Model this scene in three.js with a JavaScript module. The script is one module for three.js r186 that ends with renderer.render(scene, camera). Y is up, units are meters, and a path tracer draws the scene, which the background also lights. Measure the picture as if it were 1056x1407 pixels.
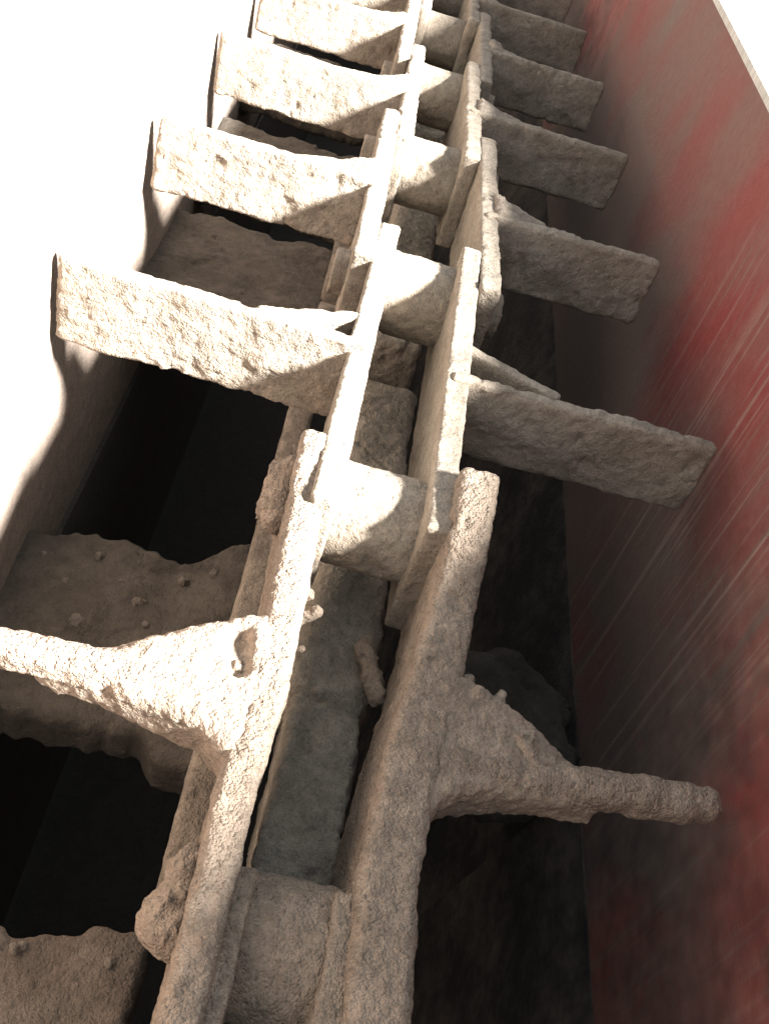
import * as THREE from 'three';
import { ImprovedNoise } from 'three/addons/math/ImprovedNoise.js';
import { mergeGeometries } from 'three/addons/utils/BufferGeometryUtils.js';

// ------------------------------------------------------------------ camera, sky, sun, exposure
// axes: x = across the trough (right), y = up, z = towards the viewer along the chain (-u)
const scene = new THREE.Scene();
const camera = new THREE.PerspectiveCamera(53.71, 768 / 1024, 0.01, 200);
camera.position.set(-0.0486, 0.3254, 0.3723);
camera.up.set(-0.25673, 0.70038, -0.66601);
camera.lookAt(-0.0486 + 0.10872, 0.3254 - 0.6638, 0.3723 - 0.73997);
const renderer = new THREE.WebGLRenderer({ antialias: true });
renderer.setSize(768, 1024);
renderer.toneMapping = THREE.LinearToneMapping;
renderer.toneMappingExposure = 12;
renderer.shadowMap.enabled = true;

const SUN = new THREE.Vector3(0.79, 0.595, 0.29).normalize();
function skyTexture() {
  const W = 256, H = 128, d = new Float32Array(W * H * 4);
  for (let j = 0; j < H; j++) for (let i = 0; i < W; i++) {
    const el = ((j + .5) / H - .5) * Math.PI, az = ((i + .5) / W - .5) * 2 * Math.PI;   // row 0 = bottom
    const dir = new THREE.Vector3(Math.cos(el) * Math.cos(az), Math.sin(el), Math.cos(el) * Math.sin(az));
    let c;
    if (el < 0) c = [0.22, 0.21, 0.19];
    else {
      const h = Math.exp(-el * 2.6), g = Math.pow(Math.max(0, dir.dot(SUN)), 6);
      c = [0.36 + .34 * h + .35 * g, 0.41 + .30 * h + .32 * g, 0.45 + .24 * h + .26 * g];
    }
    const o = (j * W + i) * 4; d[o] = c[0]; d[o + 1] = c[1]; d[o + 2] = c[2]; d[o + 3] = 1;
  }
  const t = new THREE.DataTexture(d, W, H, THREE.RGBAFormat, THREE.FloatType);
  t.mapping = THREE.EquirectangularReflectionMapping; t.magFilter = t.minFilter = THREE.LinearFilter; t.needsUpdate = true;
  return t;
}
const sky = skyTexture();
scene.background = sky; scene.environment = sky;
scene.backgroundIntensity = 0.16; scene.environmentIntensity = 0.16;
const sun = new THREE.DirectionalLight(0xfffbf4, 5);
sun.position.copy(SUN).multiplyScalar(4); sun.castShadow = true; sun.shadow.radius = 18;
sun.shadow.mapSize.set(4096, 4096);
Object.assign(sun.shadow.camera, { left: -1.6, right: 1.6, top: 1.6, bottom: -1.6, near: 0.1, far: 12 });
scene.add(sun, sun.target);

// ------------------------------------------------------------------ noise and textures
const IN = new ImprovedNoise();
const n3 = (x, y, z) => IN.noise(x, y, z);
let seed = 7; const rnd = () => { seed = (seed * 1664525 + 1013904223) >>> 0; return seed / 4294967296; };
const clamp = (x, a = 0, b = 1) => Math.min(b, Math.max(a, x));
const sstep = (a, b, x) => { const t = clamp((x - a) / (b - a)); return t * t * (3 - 2 * t); };
const mix = (a, b, t) => a + (b - a) * t;

function dataTex(N, f, srgb, M = N) {
  const d = new Uint8Array(N * M * 4);
  for (let j = 0; j < M; j++) for (let i = 0; i < N; i++) { const c = f(i, j), o = (j * N + i) * 4; for (let k = 0; k < 3; k++) d[o + k] = clamp(c[k]) * 255; d[o + 3] = 255; }
  const t = new THREE.DataTexture(d, N, M, THREE.RGBAFormat);
  t.wrapS = t.wrapT = THREE.RepeatWrapping; t.magFilter = THREE.LinearFilter; t.minFilter = THREE.LinearMipmapLinearFilter; t.generateMipmaps = true;
  if (srgb) t.colorSpace = THREE.SRGBColorSpace; t.needsUpdate = true; return t;
}
// tileable value noise
function tileNoise(N, cells, sd) {
  seed = sd; const g = Array.from({ length: cells * cells }, rnd), o = new Float32Array(N * N);
  for (let j = 0; j < N; j++) for (let i = 0; i < N; i++) {
    const x = i / N * cells, y = j / N * cells, xi = Math.floor(x), yi = Math.floor(y), a = sstep(0, 1, x - xi), b = sstep(0, 1, y - yi);
    const G = (p, q) => g[(q % cells) * cells + p % cells];
    o[j * N + i] = mix(mix(G(xi, yi), G(xi + 1, yi), a), mix(G(xi, yi + 1), G(xi + 1, yi + 1), a), b);
  }
  return o;
}
const NT = 512, tn = [[12, 1], [29, 2], [67, 3], [150, 4], [256, 5]].map(([c, s]) => tileNoise(NT, c, s * 101));
const grainAt = (o) => { const h = .22 * tn[0][o] + .24 * tn[1][o] + .26 * tn[2][o] + .2 * tn[3][o] + .12 * tn[4][o]; return h - .55 * Math.max(0, tn[2][o] * .6 + tn[1][o] * .4 - .66); };
const bumpTex = dataTex(NT, (i, j) => { const v = grainAt(j * NT + i); return [v, v, v]; });
const grainTex = dataTex(NT, (i, j) => { const o = j * NT + i, v = .80 + .30 * (grainAt(o) - .45) * 1.4 + .12 * (tn[4][o] - .5); return [v, v * .995, v * .985]; }, true);
bumpTex.repeat.set(12, 12); grainTex.repeat.set(12, 12);   // one tile = 83 mm

const dustMat = new THREE.MeshStandardMaterial({ vertexColors: true, map: grainTex, bumpMap: bumpTex, bumpScale: 0.0032, roughness: 1, metalness: 0 });
const farMat = dustMat.clone(); farMat.bumpScale = .0014;
const packMat = new THREE.MeshStandardMaterial({ vertexColors: true, map: grainTex, bumpMap: bumpTex, bumpScale: 0.0019, roughness: 1, metalness: 0 });

// ------------------------------------------------------------------ signed-distance modelling
// all shapes live in (s, v, w): along the chain, across, up
const box = (s, v, w, s0, s1, v0, v1, w0, w1, r = .002) => {
  const a = Math.abs(s - (s0 + s1) / 2) - (s1 - s0) / 2 + r, b = Math.abs(v - (v0 + v1) / 2) - (v1 - v0) / 2 + r, c = Math.abs(w - (w0 + w1) / 2) - (w1 - w0) / 2 + r;
  return Math.hypot(Math.max(a, 0), Math.max(b, 0), Math.max(c, 0)) + Math.min(Math.max(a, b, c), 0) - r;
};
const cap = (s, v, w, A, B, ra, rb = ra) => {
  const dx = B[0] - A[0], dy = B[1] - A[1], dz = B[2] - A[2], px = s - A[0], py = v - A[1], pz = w - A[2];
  const t = clamp((px * dx + py * dy + pz * dz) / (dx * dx + dy * dy + dz * dz));
  return Math.hypot(px - t * dx, py - t * dy, pz - t * dz) - mix(ra, rb, t);
};
const ball = (s, v, w, c, r) => Math.hypot(s - c[0], v - c[1], w - c[2]) - r;
const smin = (a, b, k) => { const h = Math.max(k - Math.abs(a - b), 0) / k; return Math.min(a, b) - h * h * k / 4; };
const smax = (a, b, k) => -smin(-a, -b, k);
function poly2(s, v, P) {
  let d = 1e9, sg = 1;
  for (let i = 0, j = P.length - 1; i < P.length; j = i++) {
    const ex = P[j][0] - P[i][0], ey = P[j][1] - P[i][1], wx = s - P[i][0], wy = v - P[i][1], t = clamp((wx * ex + wy * ey) / (ex * ex + ey * ey));
    d = Math.min(d, Math.hypot(wx - ex * t, wy - ey * t));
    if ((P[i][1] > v) !== (P[j][1] > v) && s < (P[j][0] - P[i][0]) * (v - P[i][1]) / (P[j][1] - P[i][1]) + P[i][0]) sg = -sg;
  }
  return d * sg;
}
const lerpTab = (T, x) => { let i = 0; while (i < T.length - 2 && x > T[i + 1][0]) i++; const [a, b] = [T[i], T[i + 1]]; return mix(a[1], b[1], clamp((x - a[0]) / (b[0] - a[0]))); };

// dust crust: lumps, crumbs and pits (metres)
function crust(s, v, w, o, amp) {
  const x = s + o * .37, y = v + o * .19, z = w - o * .23;
  let d = .0011 * n3(x * 38, y * 38, z * 38) + .0007 * n3(x * 110, y * 110, z * 110) + .0008 * n3(x * 270 + 5, y * 270, z * 270) + .0005 * n3(x * 520, y * 520 + 3, z * 520);
  const cl = .25 + 1.15 * sstep(-.05, .35, n3(x * 22 + 3, y * 22, z * 30)), pit = n3(x * 85 + 9, y * 85, z * 60);
  d += cl * (.0042 * Math.max(0, pit - .26) + .003 * Math.max(0, n3(x * 230 + 2, y * 230, z * 230) - .33));      // flaked pits, in clusters
  return d * amp;
}
function mesh(name, f, b, cell, mat, parent, opt = {}) {
  const o = opt.seed ?? (seedOf += 3.71), amp = opt.amp ?? 1;
  const pad = cell * 3 + .004 * amp, mn = [b[0] - pad, b[2] - pad, b[4] - pad];
  const N = [b[1] - b[0], b[3] - b[2], b[5] - b[4]].map(e => Math.ceil((e + 2 * pad) / cell) + 1), [nx, ny, nz] = N;
  const val = new Float32Array(nx * ny * nz); let q = 0;
  for (let k = 0; k < nz; k++) for (let j = 0; j < ny; j++) for (let i = 0; i < nx; i++) {
    const s = mn[0] + i * cell, v = mn[1] + j * cell, w = mn[2] + k * cell; let d = f(s, v, w);
    if (Math.abs(d) < .007 * Math.max(1, amp)) d += crust(s, v, w, o, amp) + (opt.extra ? opt.extra(s, v, w) : 0);
    val[q++] = d;
  }
  const idx = new Int32Array(nx * ny * nz).fill(-1), P = [], C = [], U = [], I = [];
  const sx = 1, sy = nx, sz = nx * ny, off = [0, sx, sy, sx + sy, sz, sz + sx, sz + sy, sz + sx + sy];
  const ED = [[0, 1], [0, 2], [0, 4], [1, 3], [1, 5], [2, 3], [2, 6], [3, 7], [4, 5], [4, 6], [5, 7], [6, 7]];
  const base = opt.color ?? TONE[0], alt = opt.alt ?? TONE[1];
  for (let k = 0; k < nz - 1; k++) for (let j = 0; j < ny - 1; j++) for (let i = 0; i < nx - 1; i++) {
    const c = i + j * sy + k * sz; let m = 0; for (let e = 0; e < 8; e++) if (val[c + off[e]] < 0) m |= 1 << e;
    if (m === 0 || m === 255) continue;
    let a = 0, bx = 0, by = 0, bz = 0;
    for (const [e0, e1] of ED) { const v0 = val[c + off[e0]], v1 = val[c + off[e1]]; if ((v0 < 0) === (v1 < 0)) continue; const t = v0 / (v0 - v1); a++;
      bx += mix(e0 & 1, e1 & 1, t); by += mix(e0 >> 1 & 1, e1 >> 1 & 1, t); bz += mix(e0 >> 2, e1 >> 2, t); }
    const s = mn[0] + (i + bx / a) * cell, v = mn[1] + (j + by / a) * cell, w = mn[2] + (k + bz / a) * cell;
    idx[c] = P.length / 3; P.push(v, w, -s);
    const t = clamp(.5 + 1.1 * n3(s * 30 + o, v * 30, w * 30) + .6 * n3(s * 95, v * 95 + o, w * 95)), h = 1 + .10 * n3(s * 220, v * 220, w * 220 + o);
    C.push(mix(base[0], alt[0], t) * h, mix(base[1], alt[1], t) * h, mix(base[2], alt[2], t) * h);
  }
  const quad = (a, b, c, d, fl) => { if (fl) I.push(a, b, c, a, c, d); else I.push(a, c, b, a, d, c); };
  for (let k = 1; k < nz - 1; k++) for (let j = 1; j < ny - 1; j++) for (let i = 1; i < nx - 1; i++) {
    const c = i + j * sy + k * sz, s0 = val[c] < 0;
    if (s0 !== val[c + sx] < 0) quad(idx[c], idx[c - sy], idx[c - sy - sz], idx[c - sz], s0);
    if (s0 !== val[c + sy] < 0) quad(idx[c], idx[c - sz], idx[c - sx - sz], idx[c - sx], s0);
    if (s0 !== val[c + sz] < 0) quad(idx[c], idx[c - sx], idx[c - sx - sy], idx[c - sy], s0);
  }
  let g = new THREE.BufferGeometry();
  g.setAttribute('position', new THREE.Float32BufferAttribute(P, 3)); g.setIndex(I); g.computeVertexNormals();
  // grain is laid on along the axis each face looks down, so it is never stretched
  const Nn = g.attributes.normal.array, map = new Map(), P2 = [], N2 = [], C2 = [], I2 = [];
  for (let t = 0; t < I.length; t += 3) {
    const n = [0, 1, 2].map(a => Math.abs(Nn[I[t] * 3 + a] + Nn[I[t + 1] * 3 + a] + Nn[I[t + 2] * 3 + a])), ax = n[0] > n[1] && n[0] > n[2] ? 0 : n[1] > n[2] ? 1 : 2;
    for (let e = 0; e < 3; e++) {
      const i = I[t + e], key = i * 3 + ax; let id = map.get(key);
      if (id === undefined) { id = P2.length / 3; map.set(key, id); const x = P[i * 3], y = P[i * 3 + 1], z = P[i * 3 + 2];
        P2.push(x, y, z); N2.push(Nn[i * 3], Nn[i * 3 + 1], Nn[i * 3 + 2]); C2.push(C[i * 3], C[i * 3 + 1], C[i * 3 + 2]);
        if (ax === 0) U.push(z + o * .1, y); else if (ax === 1) U.push(x + o * .1, z); else U.push(x, y + o * .1); }
      I2.push(id);
    }
  }
  g = new THREE.BufferGeometry(); g.setAttribute('position', new THREE.Float32BufferAttribute(P2, 3)); g.setAttribute('normal', new THREE.Float32BufferAttribute(N2, 3));
  g.setAttribute('color', new THREE.Float32BufferAttribute(C2, 3)); g.setAttribute('uv', new THREE.Float32BufferAttribute(U, 2)); g.setIndex(I2);
  const m = new THREE.Mesh(g, mat); m.name = name; m.castShadow = m.receiveShadow = true; parent.add(m); return m;
}
let seedOf = 0, TONE;
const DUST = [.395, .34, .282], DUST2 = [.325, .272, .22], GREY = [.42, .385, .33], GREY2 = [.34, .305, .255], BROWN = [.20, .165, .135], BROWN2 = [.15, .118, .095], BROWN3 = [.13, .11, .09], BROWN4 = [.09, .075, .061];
const BEIGE = [.375, .30, .24], BEIGE2 = [.30, .235, .185]; TONE = [DUST, DUST2];
const count = {};
const numbered = (n) => { const c = count[n] ?? 0; count[n] = c + 1; return c ? n + '_' + String(c).padStart(3, '0') : n; };
function tag(o, label, category, group, kind) { if (label) o.userData.label = label; if (category) o.userData.category = category; if (group) o.userData.group = group; if (kind) o.userData.kind = kind; return o; }

// ------------------------------------------------------------------ the setting: trough casing
// right wall: red paint, scraped and streaked with dust from top to bottom
const WALL_R = .185, TOP = .151, SEAM = -.19;
function paintTex(N, M, wm, hm) {        // covers wm x hm metres
  return dataTex(N, (i, j) => {
    const u = i / N * wm, y = j / M * hm;
    const big = n3(u * 9, y * 5, 1.3) + .5 * n3(u * 23, y * 12, 4.1), fine = n3(u * 160, y * 150, 7.7);
    const st1 = n3(u * 95, y * 3.2, 2.2) + .5 * n3(u * 260, y * 7, 8.2), st2 = n3(u * 420, y * 9, 3.1);
    const dia = n3((u + y * .9) * 26, (u - y) * 7, 12.4);
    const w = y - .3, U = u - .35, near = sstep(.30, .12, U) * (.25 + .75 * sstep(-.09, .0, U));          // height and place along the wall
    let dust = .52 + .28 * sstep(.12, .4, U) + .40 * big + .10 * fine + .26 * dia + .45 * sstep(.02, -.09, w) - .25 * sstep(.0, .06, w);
    dust += near * (.55 * sstep(.34, .55, st1) * sstep(.14, .02, w) + .35 * sstep(.30, .55, st2));
    dust = clamp(dust, .03, 1);
    const chip = sstep(.36, .44, n3(u * 60, y * 40, 21.7) * .7 + .5 * n3(u * 150, y * 120, 31.7)) * sstep(.16, .02, U);
    dust = mix(dust, dust * .4, chip * .35);
    const sl = near * (sstep(.30, .6, n3(u * 210, y * 3.5, 6.6)) * sstep(.16, .03, w) * .45 + sstep(.32, .55, st2) * sstep(.14, .02, w) * .42);
    const lo = sstep(.02, -.10, w + .03 * big), dr = mix(.140, .128, lo), dg = mix(.090, .092, lo), db = mix(.073, .077, lo), pat = sstep(.05, -.08, U) * (.5 * n3(u * 38, y * 38, 15.5) + .5 * n3(u * 110, y * 110, 17.5));     // duller dust tone lower down, painted in for missing light falloff
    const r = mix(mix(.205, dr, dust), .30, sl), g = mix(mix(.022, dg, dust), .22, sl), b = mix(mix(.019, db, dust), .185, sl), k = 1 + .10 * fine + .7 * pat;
    return [r, g, b].map(x => Math.pow(clamp(x * k), 1 / 2.2));
  }, true, M);
}
const box3 = (x0, x1, y0, y1, z0, z1) => { const g = new THREE.BoxGeometry(x1 - x0, y1 - y0, z1 - z0); g.translate((x0 + x1) / 2, (y0 + y1) / 2, (z0 + z1) / 2); return g; };
function planeUV(g, fu, fv) { const p = g.attributes.position, u = g.attributes.uv; for (let i = 0; i < p.count; i++) u.setXY(i, fu(p.getX(i), p.getY(i), p.getZ(i)), fv(p.getX(i), p.getY(i), p.getZ(i))); return g; }
function solid(name, g, mat, parent) { const m = new THREE.Mesh(g, mat); m.name = name; m.castShadow = m.receiveShadow = true; parent.add(m); return m; }
const U0 = -.9, U1 = 2.6;      // ends of the trough along the chain
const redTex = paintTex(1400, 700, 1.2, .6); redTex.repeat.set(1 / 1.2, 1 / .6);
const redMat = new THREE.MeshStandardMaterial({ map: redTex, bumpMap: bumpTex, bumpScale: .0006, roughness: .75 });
const rw = new THREE.Group(); rw.name = 'red_steel_wall'; scene.add(rw);
tag(rw, 'red painted steel trough wall streaked with grey dust, on the shaded side', 'wall');
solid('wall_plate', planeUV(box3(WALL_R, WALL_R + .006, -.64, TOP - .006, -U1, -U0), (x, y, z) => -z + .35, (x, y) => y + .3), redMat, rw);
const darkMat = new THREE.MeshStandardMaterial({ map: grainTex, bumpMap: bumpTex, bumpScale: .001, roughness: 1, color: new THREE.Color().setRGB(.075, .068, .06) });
const linerTex = dataTex(512, (i, j) => { const x = i / 512 * .5, y = j / 512 * .5, d = clamp(.42 + .8 * n3(x * 14, y * 14, 3.3) + .45 * n3(x * 60, y * 60, 5.1) + .3 * n3(x * 170, y * 170, 8.1)); return [mix(.11, .31, d), mix(.105, .28, d), mix(.10, .25, d)]; }, true);
linerTex.repeat.set(2, 2);
const linerMat = new THREE.MeshStandardMaterial({ map: linerTex, bumpMap: bumpTex, bumpScale: .002, roughness: 1 });
// lower liner: leans inwards below the seam
{ const sh = new THREE.Shape([[WALL_R + .001, SEAM], [WALL_R - .0012, SEAM], [.10, -.62], [WALL_R + .001, -.62]].map(p => new THREE.Vector2(...p)));
  const g = new THREE.ExtrudeGeometry(sh, { depth: U1 - U0, bevelEnabled: false }); g.translate(0, 0, -U1);
  solid('added_shade_plate', planeUV(g, (x, y, z) => -z, (x, y) => y + x), linerMat, rw); }
const paleMat = new THREE.MeshStandardMaterial({ map: grainTex, bumpMap: bumpTex, bumpScale: .0012, roughness: 1, color: new THREE.Color().setRGB(.80, .77, .72) });
solid('flange', planeUV(box3(WALL_R - .001, .31, TOP - .0055, TOP, -U1, -U0), (x, y, z) => -z, (x) => x), paleMat, rw);
// added unseen blocker, rising along the flange towards the viewer, shades the near link
{ const sh = new THREE.Shape([[.02, TOP - .001], [.14, TOP + .003], [.20, TOP + .011], [.29, TOP + .033], [.40, TOP + .055], [-U0, TOP + .07], [-U0, TOP - .001]].map(p => new THREE.Vector2(...p)));
  const g = new THREE.ExtrudeGeometry(sh, { depth: .004, bevelEnabled: false }); g.rotateY(-Math.PI / 2); g.translate(WALL_R + .005, 0, 0);
  solid('added_sun_blocker', g, paleMat, rw); }
// left wall: dust-caked, catches the sun
const lw = new THREE.Group(); lw.name = 'dusty_steel_wall'; scene.add(lw);
tag(lw, 'dust-caked steel trough wall in full sun, bleached white above its shadow line', 'wall');
const lwMat = new THREE.MeshStandardMaterial({ map: grainTex, bumpMap: bumpTex, bumpScale: .001, roughness: 1, color: new THREE.Color().setRGB(.33, .265, .225) });
solid('wall_plate', planeUV(box3(-.198, -.186, -.62, TOP - .006, -.505, -U0), (x, y, z) => -z, (x, y) => y), lwMat, lw);
solid('wall_plate', planeUV(box3(-.202, -.190, -.62, TOP - .006, -U1, -.507), (x, y, z) => -z + .03, (x, y) => y), lwMat, lw);
solid('added_shade_plate', planeUV(box3(-.1862, -.1825, -.62, -.205, -U1, -U0), (x, y, z) => -z, (x, y) => y), darkMat, lw);  // added dark sheet, its colour stands in for deep shade low on the wall
solid('flange', planeUV(box3(-.33, -.1855, TOP - .0055, TOP, -U1, -U0), (x, y, z) => -z, (x) => x), paleMat, lw);
// floor and ends
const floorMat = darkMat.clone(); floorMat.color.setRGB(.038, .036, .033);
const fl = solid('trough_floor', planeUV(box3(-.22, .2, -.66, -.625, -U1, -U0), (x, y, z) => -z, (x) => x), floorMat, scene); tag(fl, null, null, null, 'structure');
for (const [n, z0, z1, l] of [['far', -U1 - .01, -U1 - .001, 'dark steel plate closing the far end of the trough'], ['near', -U0 + .001, -U0 + .01, 'dark steel plate closing the near end of the trough']])
  tag(solid(numbered('end_plate'), box3(-.22, .2, -.64, TOP - .01, z0, z1), darkMat, scene), l, 'plate');
const gr = solid('ground', (() => { const g = new THREE.PlaneGeometry(120, 120); g.rotateX(-Math.PI / 2); g.translate(0, -1.4, 0); return g; })(), new THREE.MeshStandardMaterial({ color: new THREE.Color().setRGB(.34, .32, .29), roughness: 1 }), scene);
tag(gr, null, null, null, 'structure');

// ------------------------------------------------------------------ chain links
const J = { [-2]: [-.4, -.0068, -.0543], [-1]: [-.2, -.0031, -.0222], 0: [0, .0006, .0099], 1: [.2, .0036, .0184], 2: [.4, .0014, .0096], 3: [.6, -.0005, -.0021], 4: [.8, -.0019, -.0137], 5: [1, -.0032, -.0253], 6: [1.2, -.0045, -.0369], 7: [1.4, -.006, -.05], 8: [1.6, -.007, -.063] };
const V = (a) => new THREE.Vector3(a[1], a[2], -a[0]);          // (u, v, w) -> three
function linkFrame(k, o) {
  const A = V(J[k]), d = V(J[k + 1]).sub(A).normalize(), r = new THREE.Vector3(1, 0, 0).addScaledVector(d, -d.x).normalize(), up = new THREE.Vector3().crossVectors(r, d);
  o.matrix.makeBasis(r, up, d.clone().negate()); o.matrix.setPosition(A); o.matrix.decompose(o.position, o.quaternion, o.scale); return o;
}
const WT = .02, WB = -.055;
const LABEL = {
  [-2]: 'nearest chain link, only its dusty far end and cross barrel in view at the bottom',
  [-1]: 'dust-caked chain link with corners packed full of dust, nearest whole link',
  0: 'chain link with flat cleaner wings and open braces around the big sunlit barrel',
  1: 'chain link beyond the open-braced one, third wing pair from the near end',
  2: 'inner chain link fourth from the near end, half shaded wings',
  3: 'chain link fifth from the near end, dim right wing near the top',
  4: 'chain link sixth from the near end, at the top of the picture',
  5: 'chain link seventh from the near end, mostly hidden at the top', 6: 'farthest chain link, deep in the trough' };
for (let k = -2; k <= 6; k++) {
  const L = linkFrame(k, new THREE.Group()); L.name = numbered('chain_link'); scene.add(L);
  tag(L, LABEL[k], 'chain link', 'links of the conveyor chain');
  TONE = k < 0 ? [BEIGE, BEIGE2] : [DUST, DUST2];      // browner dust on the nearest links
  const mat = k >= 0 ? farMat : dustMat;
  const inner = k % 2 === 0, near = k === -1, cell = k <= -1 ? .001 : k <= 1 ? .0016 : k <= 3 ? .0022 : .003;
  const vb = inner ? .0265 : .0385, half = inner ? .0065 : .0065, S0 = near ? -.075 : -.042, S1 = .207;
  for (const sd of [-1, 1]) {
    // side bar
    const bs = (seedOf += 3.71);
    let vc = () => sd * vb, ht = () => half;
    if (near && sd > 0) { vc = s => lerpTab([[-.05, .032], [.01, .0285], [.04, .0294], [.073, .0324], [.104, .0365], [.15, .039], [.21, .0405]], s); ht = s => lerpTab([[0, .0112], [.09, .0112], [.15, .0095], [.21, .0098]], s); }
    if (near && sd < 0) { vc = s => lerpTab([[-.05, -.0305], [.03, -.0318], [.068, -.0293], [.12, -.0317], [.21, -.0365]], s); ht = s => lerpTab([[0, .0072], [.07, .0075], [.14, .0078], [.21, .0085]], s); }
    if (k === -2) { vc = () => sd > 0 ? .0172 : -.023; ht = () => .006; }
    const capEnd = near && sd > 0, bf = (s, v, w) => box(s, v - vc(s), w, S0, capEnd ? .201 : S1, -ht(s), ht(s), WB, k === -2 ? WT - .007 : capEnd ? WT + .012 * sstep(.125, .175, s) : WT, near ? .0045 : .0018);
    mesh('side_bar', bf, [S0, S1, Math.min(vc(0), vc(.1), vc(.2)) - .012, Math.max(vc(0), vc(.1), vc(.2)) + .012, WB, WT + (capEnd ? .013 : 0)], cell, mat, L, { seed: bs, amp: near ? .85 : k === -2 ? .9 : k === 0 ? .5 : .85 });
    // flight (wing blade) and its brace
    const sb = k === 0 ? .072 : k === -1 ? .066 : .062, out = sd > 0 ? (k === 0 ? .174 : .162) : (k === 0 ? .1845 : .1835), vi = vb - .002, th = k === -1 ? (sd > 0 ? .0082 : .0068) : .0042, top = near ? .0185 : k === 0 && sd < 0 ? .0255 : .022, bot = near ? .0005 : -.028;
    if (k > -2) {
      const sk = near ? 0 : sd > 0 ? .035 : 0;
      const ff = (s, v, w) => { const y = v * sd, sc = sb + sk * (y - .03) + (near && sd > 0 ? lerpTab([[.03, -.006], [.1, 0], [.16, .008]], y) : 0) + (near && sd < 0 ? lerpTab([[.03, -.004], [.1, -.002], [.18, -.004]], y) : 0);
        let d = box(s - sc, y, w, -th, th, vi - .002, out, bot, top, near ? th - .0004 : .003);
        if (near && sd > 0) d += .0006 * Math.sin(y * 380) * sstep(.11, .14, y);
        if (!near) d = smin(d, cap(s - sc, y, w, [.006, vi + .011, .003], [.002, vi + .05, -.004], .009, .004), .010);      // dust banked against the bar
        return d; };
      mesh('flight', ff, [sb - .03, sb + .03, ...(sd > 0 ? [vi - .012, out] : [-out, -vi + .012]), -.032, .03], cell, mat, L, { amp: near ? .85 : 1.1 });
      const A = [sb + (k === 0 ? .033 : .034), vb], B = [sb + (k === 0 ? .012 : .008), vb + .054];
      const brf = (s, v, w) => { const y = v * sd, dx = B[0] - A[0], dy = B[1] - A[1], l = Math.hypot(dx, dy), p = ((s - A[0]) * dx + (y - A[1]) * dy) / l, n = ((s - A[0]) * dy - (y - A[1]) * dx) / l; return box(p, n, w, .0, l + .004, -.0035, .0035, -.022, near ? .006 : WT - .001, .002); };
      mesh('brace', brf, [sb - .005, sb + .05, ...(sd > 0 ? [vb - .015, vb + .07] : [-vb - .07, -vb + .015]), -.022, WT], cell, mat, L, { amp: .7 });
    }
    if (k >= 1 && k <= 5) {
      const T = [[sb, vb + .004], [sb + .036, vb + .004], [sb + .026, vb + .022], [sb + .010, vb + .056], [sb, vb + .07]];
      mesh('packed_dust', (s, v, w) => smax(poly2(s, v * sd, T) - .001, Math.abs(w - .0) - .018 - .006 * sstep(vb + .04, vb, v * sd), .006), [sb - .003, sb + .04, ...(sd > 0 ? [vb, vb + .075] : [-vb - .075, -vb]), -.02, .026], cell, packMat, L, { amp: 1.2 });
    }
    // pin heads on the outer links
    if (!inner) for (const s0 of [-.008, .19]) {
      const y0 = vb + half - (near && sd > 0 && s0 < 0 ? .012 : .004), big = near && sd < 0;
      const pf = (s, v, w) => { const y = v * sd, r = Math.hypot(s - s0, w + .014); const d = Math.max(r - .0145, Math.abs(y - y0 - .006) - .007); return big ? smin(s0 > .1 ? d : 1, s0 > .1 ? cap(s, y, w, [.172, y0 + .003, -.010], [.192, y0 + .003, .004], .008, .006) : smin(ball(s, y, w, [-.012, y0, -.016], .013), ball(s, y, w, [.006, y0, -.006], .008), .012), .008) : d; };
      mesh('pin_head', pf, [s0 - .035, s0 + .022, ...(sd > 0 ? [y0 - .004, y0 + .02] : [-y0 - .022, -y0 + .006]), -.036, .014], cell, mat, L, { amp: big ? 1.5 : .8 });
    }
  }
  if (inner) for (const s0 of [-.008, .192]) {
    const cf = (s, v, w) => smax(Math.hypot(s - s0 + .003, w + .0165) - .0258, Math.abs(v) - .024, .003);
    mesh('cross_barrel', cf, [s0 - .032, s0 + .026, -.024, .024, -.044, .012], cell, mat, L, { amp: .9 });
  }
}

// ------------------------------------------------------------------ dust packed into the corners of the nearest whole link
const inLink = (k, name, label, cat, group, kind) => { const o = linkFrame(k, new THREE.Group()); o.name = numbered(name); scene.add(o); return tag(o, label, cat, group, kind); };
{
  TONE = [BEIGE, BEIGE2];
  const PR = [[.104, .028], [.099, .05], [.094, .067], [.084, .086], [.076, .096], [.070, .112], [.058, .11], [.055, .085], [.053, .069], [.048, .052], [.040, .043], [.028, .036], [.028, .028]];
  const o = inLink(-1, 'dust_heap', 'brown dust heap with small clods, in the corner of the shaded right wing', 'dust');
  mesh('packed_dust', (s, v, w) => smax(poly2(s, v, PR), Math.abs(w - .004) - .0115 - .004 * sstep(.10, .03, v), .008), [.02, .11, .028, .116, -.034, .02], .001, packMat, o, { amp: 1.0, seed: 40 });
  const PL = [[.106, -.028], [.103, -.045], [.094, -.0585], [.074, -.092], [.070, -.112], [.060, -.118], [.056, -.098], [.053, -.074], [.048, -.05], [.040, -.040], [.028, -.036], [.028, -.028]];
  const o2 = inLink(-1, 'dust_heap', 'sunlit speckled dust heap with a crumbly pit, in the corner of the left wing', 'dust');
  mesh('packed_dust', (s, v, w) => { let d = smax(poly2(s, v, PL), Math.abs(w - .004) - .0125 - .003 * sstep(-.10, -.03, v), .008); d = smax(d, -cap(s, v, w, [.088, -.046, .018], [.076, -.043, .018], .0055, .004), .004); return d; }, [.02, .112, -.122, -.026, -.034, .022], .001, packMat, o2, { amp: .85, seed: 55 });
}

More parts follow.
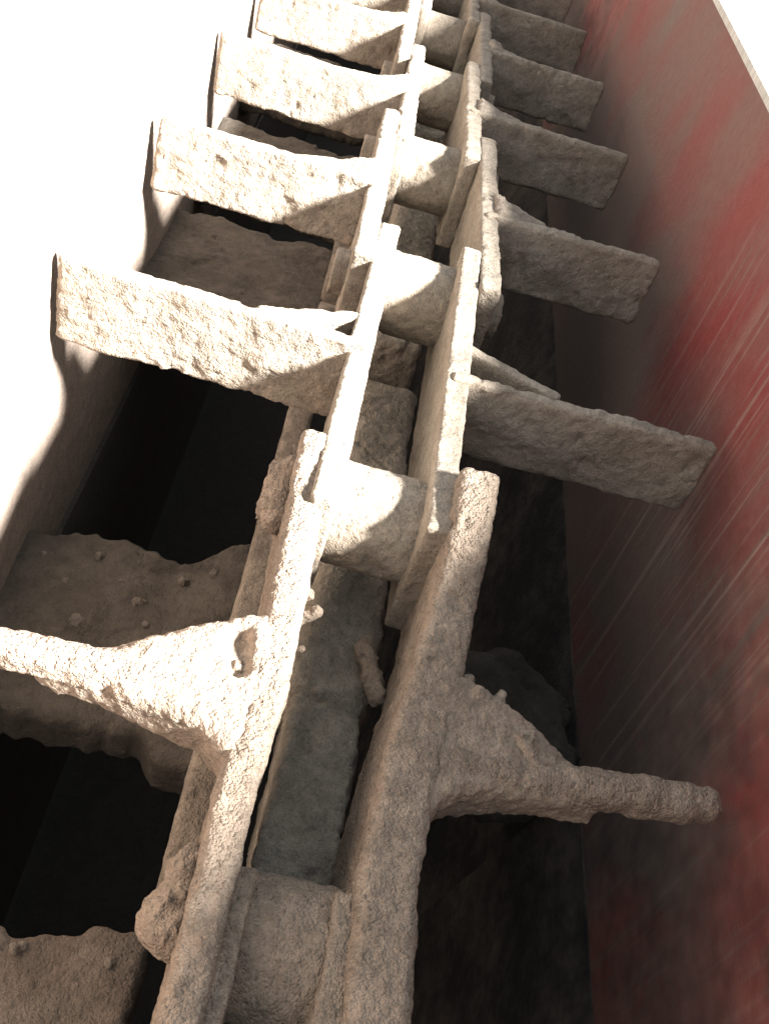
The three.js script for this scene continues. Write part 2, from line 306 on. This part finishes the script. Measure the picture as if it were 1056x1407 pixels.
// ------------------------------------------------------------------ return run of the chain under the upper one
const atU = (name, label, cat, group, kind) => { const o = new THREE.Group(); o.name = numbered(name); scene.add(o); return tag(o, label, cat, group, kind); };
const slabs = [[-.34, -.188, 'dust-covered return wing at the bottom left corner'], [-.075, .06, 'dust-covered return wing with pebbles, under the nearest left wing'], [.27, .408, 'dusty return wing under the third left wing, ragged far edge'], [.47, .60, 'dusty return wing seen in the gap below the fourth left wing'], [.69, .83, 'dusty return wing low in the far part of the trough']];
const FAR = [[-.192, .058], [-.153, .074], [-.123, .070], [-.094, .065], [-.074, .081], [-.05, .098]];
const NEAR = [[-.192, -.072], [-.146, -.070], [-.11, -.063], [-.084, -.063], [-.073, -.076], [-.05, -.079]];
const FAR2 = [[-.194, -.198], [-.102, -.195], [-.078, -.193], [-.074, -.188], [-.05, -.186]];
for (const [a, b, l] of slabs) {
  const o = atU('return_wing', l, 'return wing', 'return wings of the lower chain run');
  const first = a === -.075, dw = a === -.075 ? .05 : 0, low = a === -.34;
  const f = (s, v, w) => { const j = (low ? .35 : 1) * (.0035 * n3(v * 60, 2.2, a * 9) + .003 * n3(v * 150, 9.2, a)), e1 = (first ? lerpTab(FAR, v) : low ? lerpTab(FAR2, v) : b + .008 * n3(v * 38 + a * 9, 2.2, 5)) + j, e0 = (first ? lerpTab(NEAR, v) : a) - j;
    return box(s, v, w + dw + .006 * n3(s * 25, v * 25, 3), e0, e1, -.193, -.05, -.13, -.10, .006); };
  mesh('wing_slab', f, [a - .018, b + .05, -.194, -.048, -.14 - dw, -.09 - dw], .0018, packMat, o, { amp: 1.1, color: low ? BROWN : BROWN3, alt: low ? BROWN2 : BROWN4 });  // darker colour on all but the bottom left wing stands in for shade
}
{
  const o = atU('return_wing', 'rounded dim return wing in the shade below the nearest right wing', 'return wing', 'return wings of the lower chain run');
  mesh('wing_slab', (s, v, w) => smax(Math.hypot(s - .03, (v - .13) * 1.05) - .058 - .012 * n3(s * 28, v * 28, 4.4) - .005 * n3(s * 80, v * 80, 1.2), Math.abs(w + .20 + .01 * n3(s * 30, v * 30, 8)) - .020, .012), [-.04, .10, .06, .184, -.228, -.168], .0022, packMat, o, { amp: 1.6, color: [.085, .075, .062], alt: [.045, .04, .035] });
}
for (const [a, b, v0, l] of [[-.16, .07, -.046, 'lower chain bar with rounded end, left of the nearest link'], [.09, .31, -.046, 'lower chain bar under the second link'], [.33, .55, -.046, 'lower chain bar under the third link']]) {
  const o = atU('return_bar', l, 'bar', 'left side bars of the lower chain run');
  mesh('side_bar', (s, v, w) => { const c = (a + b) / 2, h = (b - a) / 2 - .03; const q = Math.hypot(Math.max(Math.abs(s - c) - h, 0), w + .115) - .035; return smax(q, Math.abs(v - v0) - .008, .004); }, [a, b, v0 - .01, v0 + .01, -.155, -.075], .002, packMat, o, { amp: 1, color: DUST2, alt: BROWN });
}
for (const [a, b, l] of [[-.168, .19, 'grey dust-crusted centre bar lying between the two strands, nearest'], [.24, .56, 'short visible grey centre bar beyond the first barrel'], [.61, .95, 'far grey centre bar between the strands']]) {
  const o = atU('centre_bar', l, 'bar', 'centre bars under the chain');
  const f = (s, v, w) => { const y = v - mix(.0, .007, clamp((s + .168) / .35)); let d = box(s, y, w, a < 0 ? -.182 : a, b, -.0195, .0195, -.11, -.064, .007); if (a < 0) { d = smin(d, cap(s, y, w, [.0, -.006, -.066], [-.05, -.012, -.067], .009, .006), .012); d = Math.min(d, d); } return d; };
  mesh('crusted_bar', f, [a - .015, b, -.022, .03, -.11, -.055], .0014, packMat, o, { amp: 1.3, color: GREY, alt: GREY2, extra: (s, v) => {
    if (a > 0) return 0;
    const c1 = s + .078 + .006 * n3(v * 110, 3, 1) + .12 * (v - .01), c2 = s - .10 + .9 * (v - .012) + .006 * n3(s * 90, 7, 1), c3 = s + .148 - .35 * v + .004 * n3(v * 150, 1, 9);
    return .0022 * sstep(.004, -.001, c1) - .0008 + .003 * (Math.exp(-c1 * c1 / 1.6e-6) + Math.exp(-c2 * c2 / 2.5e-6) * sstep(.06, .1, s) + .4 * Math.exp(-c3 * c3 / 2e-6)) - .003 * sstep(.0, .02, s) * sstep(.07, .04, s) * sstep(.004, -.010, v) * (.6 + n3(s * 60, v * 240, 2));
  } });
}

// ------------------------------------------------------------------ clods and pebbles
function clod(k, c, r, label, opt = {}) {
  const o = opt.free ? atU('clod', label, 'clod') : inLink(k, 'clod', label, 'clod');
  const B = opt.to ?? [c[0] + r * .5, c[1] + r * .3, c[2]];
  mesh('lump', (s, v, w) => cap(s, v, w, c, B, r, r * .85), [Math.min(c[0], B[0]) - r, Math.max(c[0], B[0]) + r, Math.min(c[1], B[1]) - r, Math.max(c[1], B[1]) + r, Math.min(c[2], B[2]) - r, Math.max(c[2], B[2]) + r], r * .16, packMat, o, { amp: opt.amp ?? .9 });
  return o;
}
clod(0, [-.052, .0125, -.052], .005, 'finger-shaped clod leaning off the grey centre bar', { free: true, to: [-.078, .022, -.052], amp: 1.7 });
clod(-1, [.092, .053, .017], .0032, 'small orange-brown clod at the far edge of the right dust heap');
clod(-1, [.076, .076, .013], .0062, 'flat broken clod on the middle of the right dust heap', { amp: 2.4, to: [.069, .079, .012] });
clod(-1, [.078, -.044, .012], .0035, 'pale crumb in the pit of the sunlit dust heap', { amp: 1.6 });
clod(1, [.056, -.047, -.022], .0042, 'round pale pebble against the left bar below the third wing', { amp: .4 });

const PEB = ['small pebble in the middle of the dusty lower left wing', 'pebble close to the far ragged edge of the lower left wing', 'pale pebble on the lower left wing, nearest below the notch in its edge', 'pebble at the notch in the far edge of the lower left wing',
  'pebble on the lower left wing just behind the sunlit arm', 'largest pebble on the lower left wing, beside the sunlit arm', 'pebble on the lower left wing nearest the chain', 'pebble on the lower left wing nearest the left wall', 'tiny pebble on the lower left wing, below the far edge',
  'pebble on the bottom left wing, farther from the chain', 'pebble on the bottom left wing, nearer the chain'];
let pb = 0;
for (const [u, v, r, w] of [[.025, -.154, .0022, -.149], [.051, -.142, .0034, -.150], [.023, -.110, .0036, -.150], [.047, -.089, .0026, -.149], [.007, -.101, .003, -.150], [-.002, -.139, .0045, -.150], [.060, -.072, .0022, -.149], [.041, -.172, .0026, -.150], [.035, -.124, .002, -.149], [-.205, -.101, .003, -.0995], [-.203, -.064, .0026, -.0995]]) {
  const o = atU('pebble', PEB[pb++], 'pebble', u < -.15 ? 'pebbles on the bottom left wing' : 'pebbles on the lower left wing');
  mesh('stone', (s, q, e) => cap(s, q, e, [u, v, w], [u + r * .5, v + r * .6, w - r * .3], r, r * .7), [u - r, u + r * 1.5, v - r, v + r * 1.6, w - r * 1.3, w + r], r * .18, packMat, o, { amp: 1.3, color: [.19, .165, .14], alt: BROWN });
}
for (const [a, v, r, w, l] of [[.1364, -.0215, .0032, -.012, 'crumb clinging to the inner side of the nearest left bar, uppermost'], [.129, -.0165, .0036, -.012, 'knobbly crumb sticking out from the left bar over the grey centre bar'], [.1085, -.0195, .0026, -.012, 'lowest small crumb on the inner side of the nearest left bar']]) clod(-1, [a, v, w], r, l, { to: [a - r, v - .006, w - .003], amp: 1.3 });
for (const [a, v, r, l] of [[.0985, .0495, .0026, 'grey crumb where the right dust heap meets the bar'], [.0955, .064, .0024, 'small crumb on the far ridge of the right dust heap']]) clod(-1, [a, v, .013], r, l, { amp: 1.3 });

renderer.render(scene, camera);
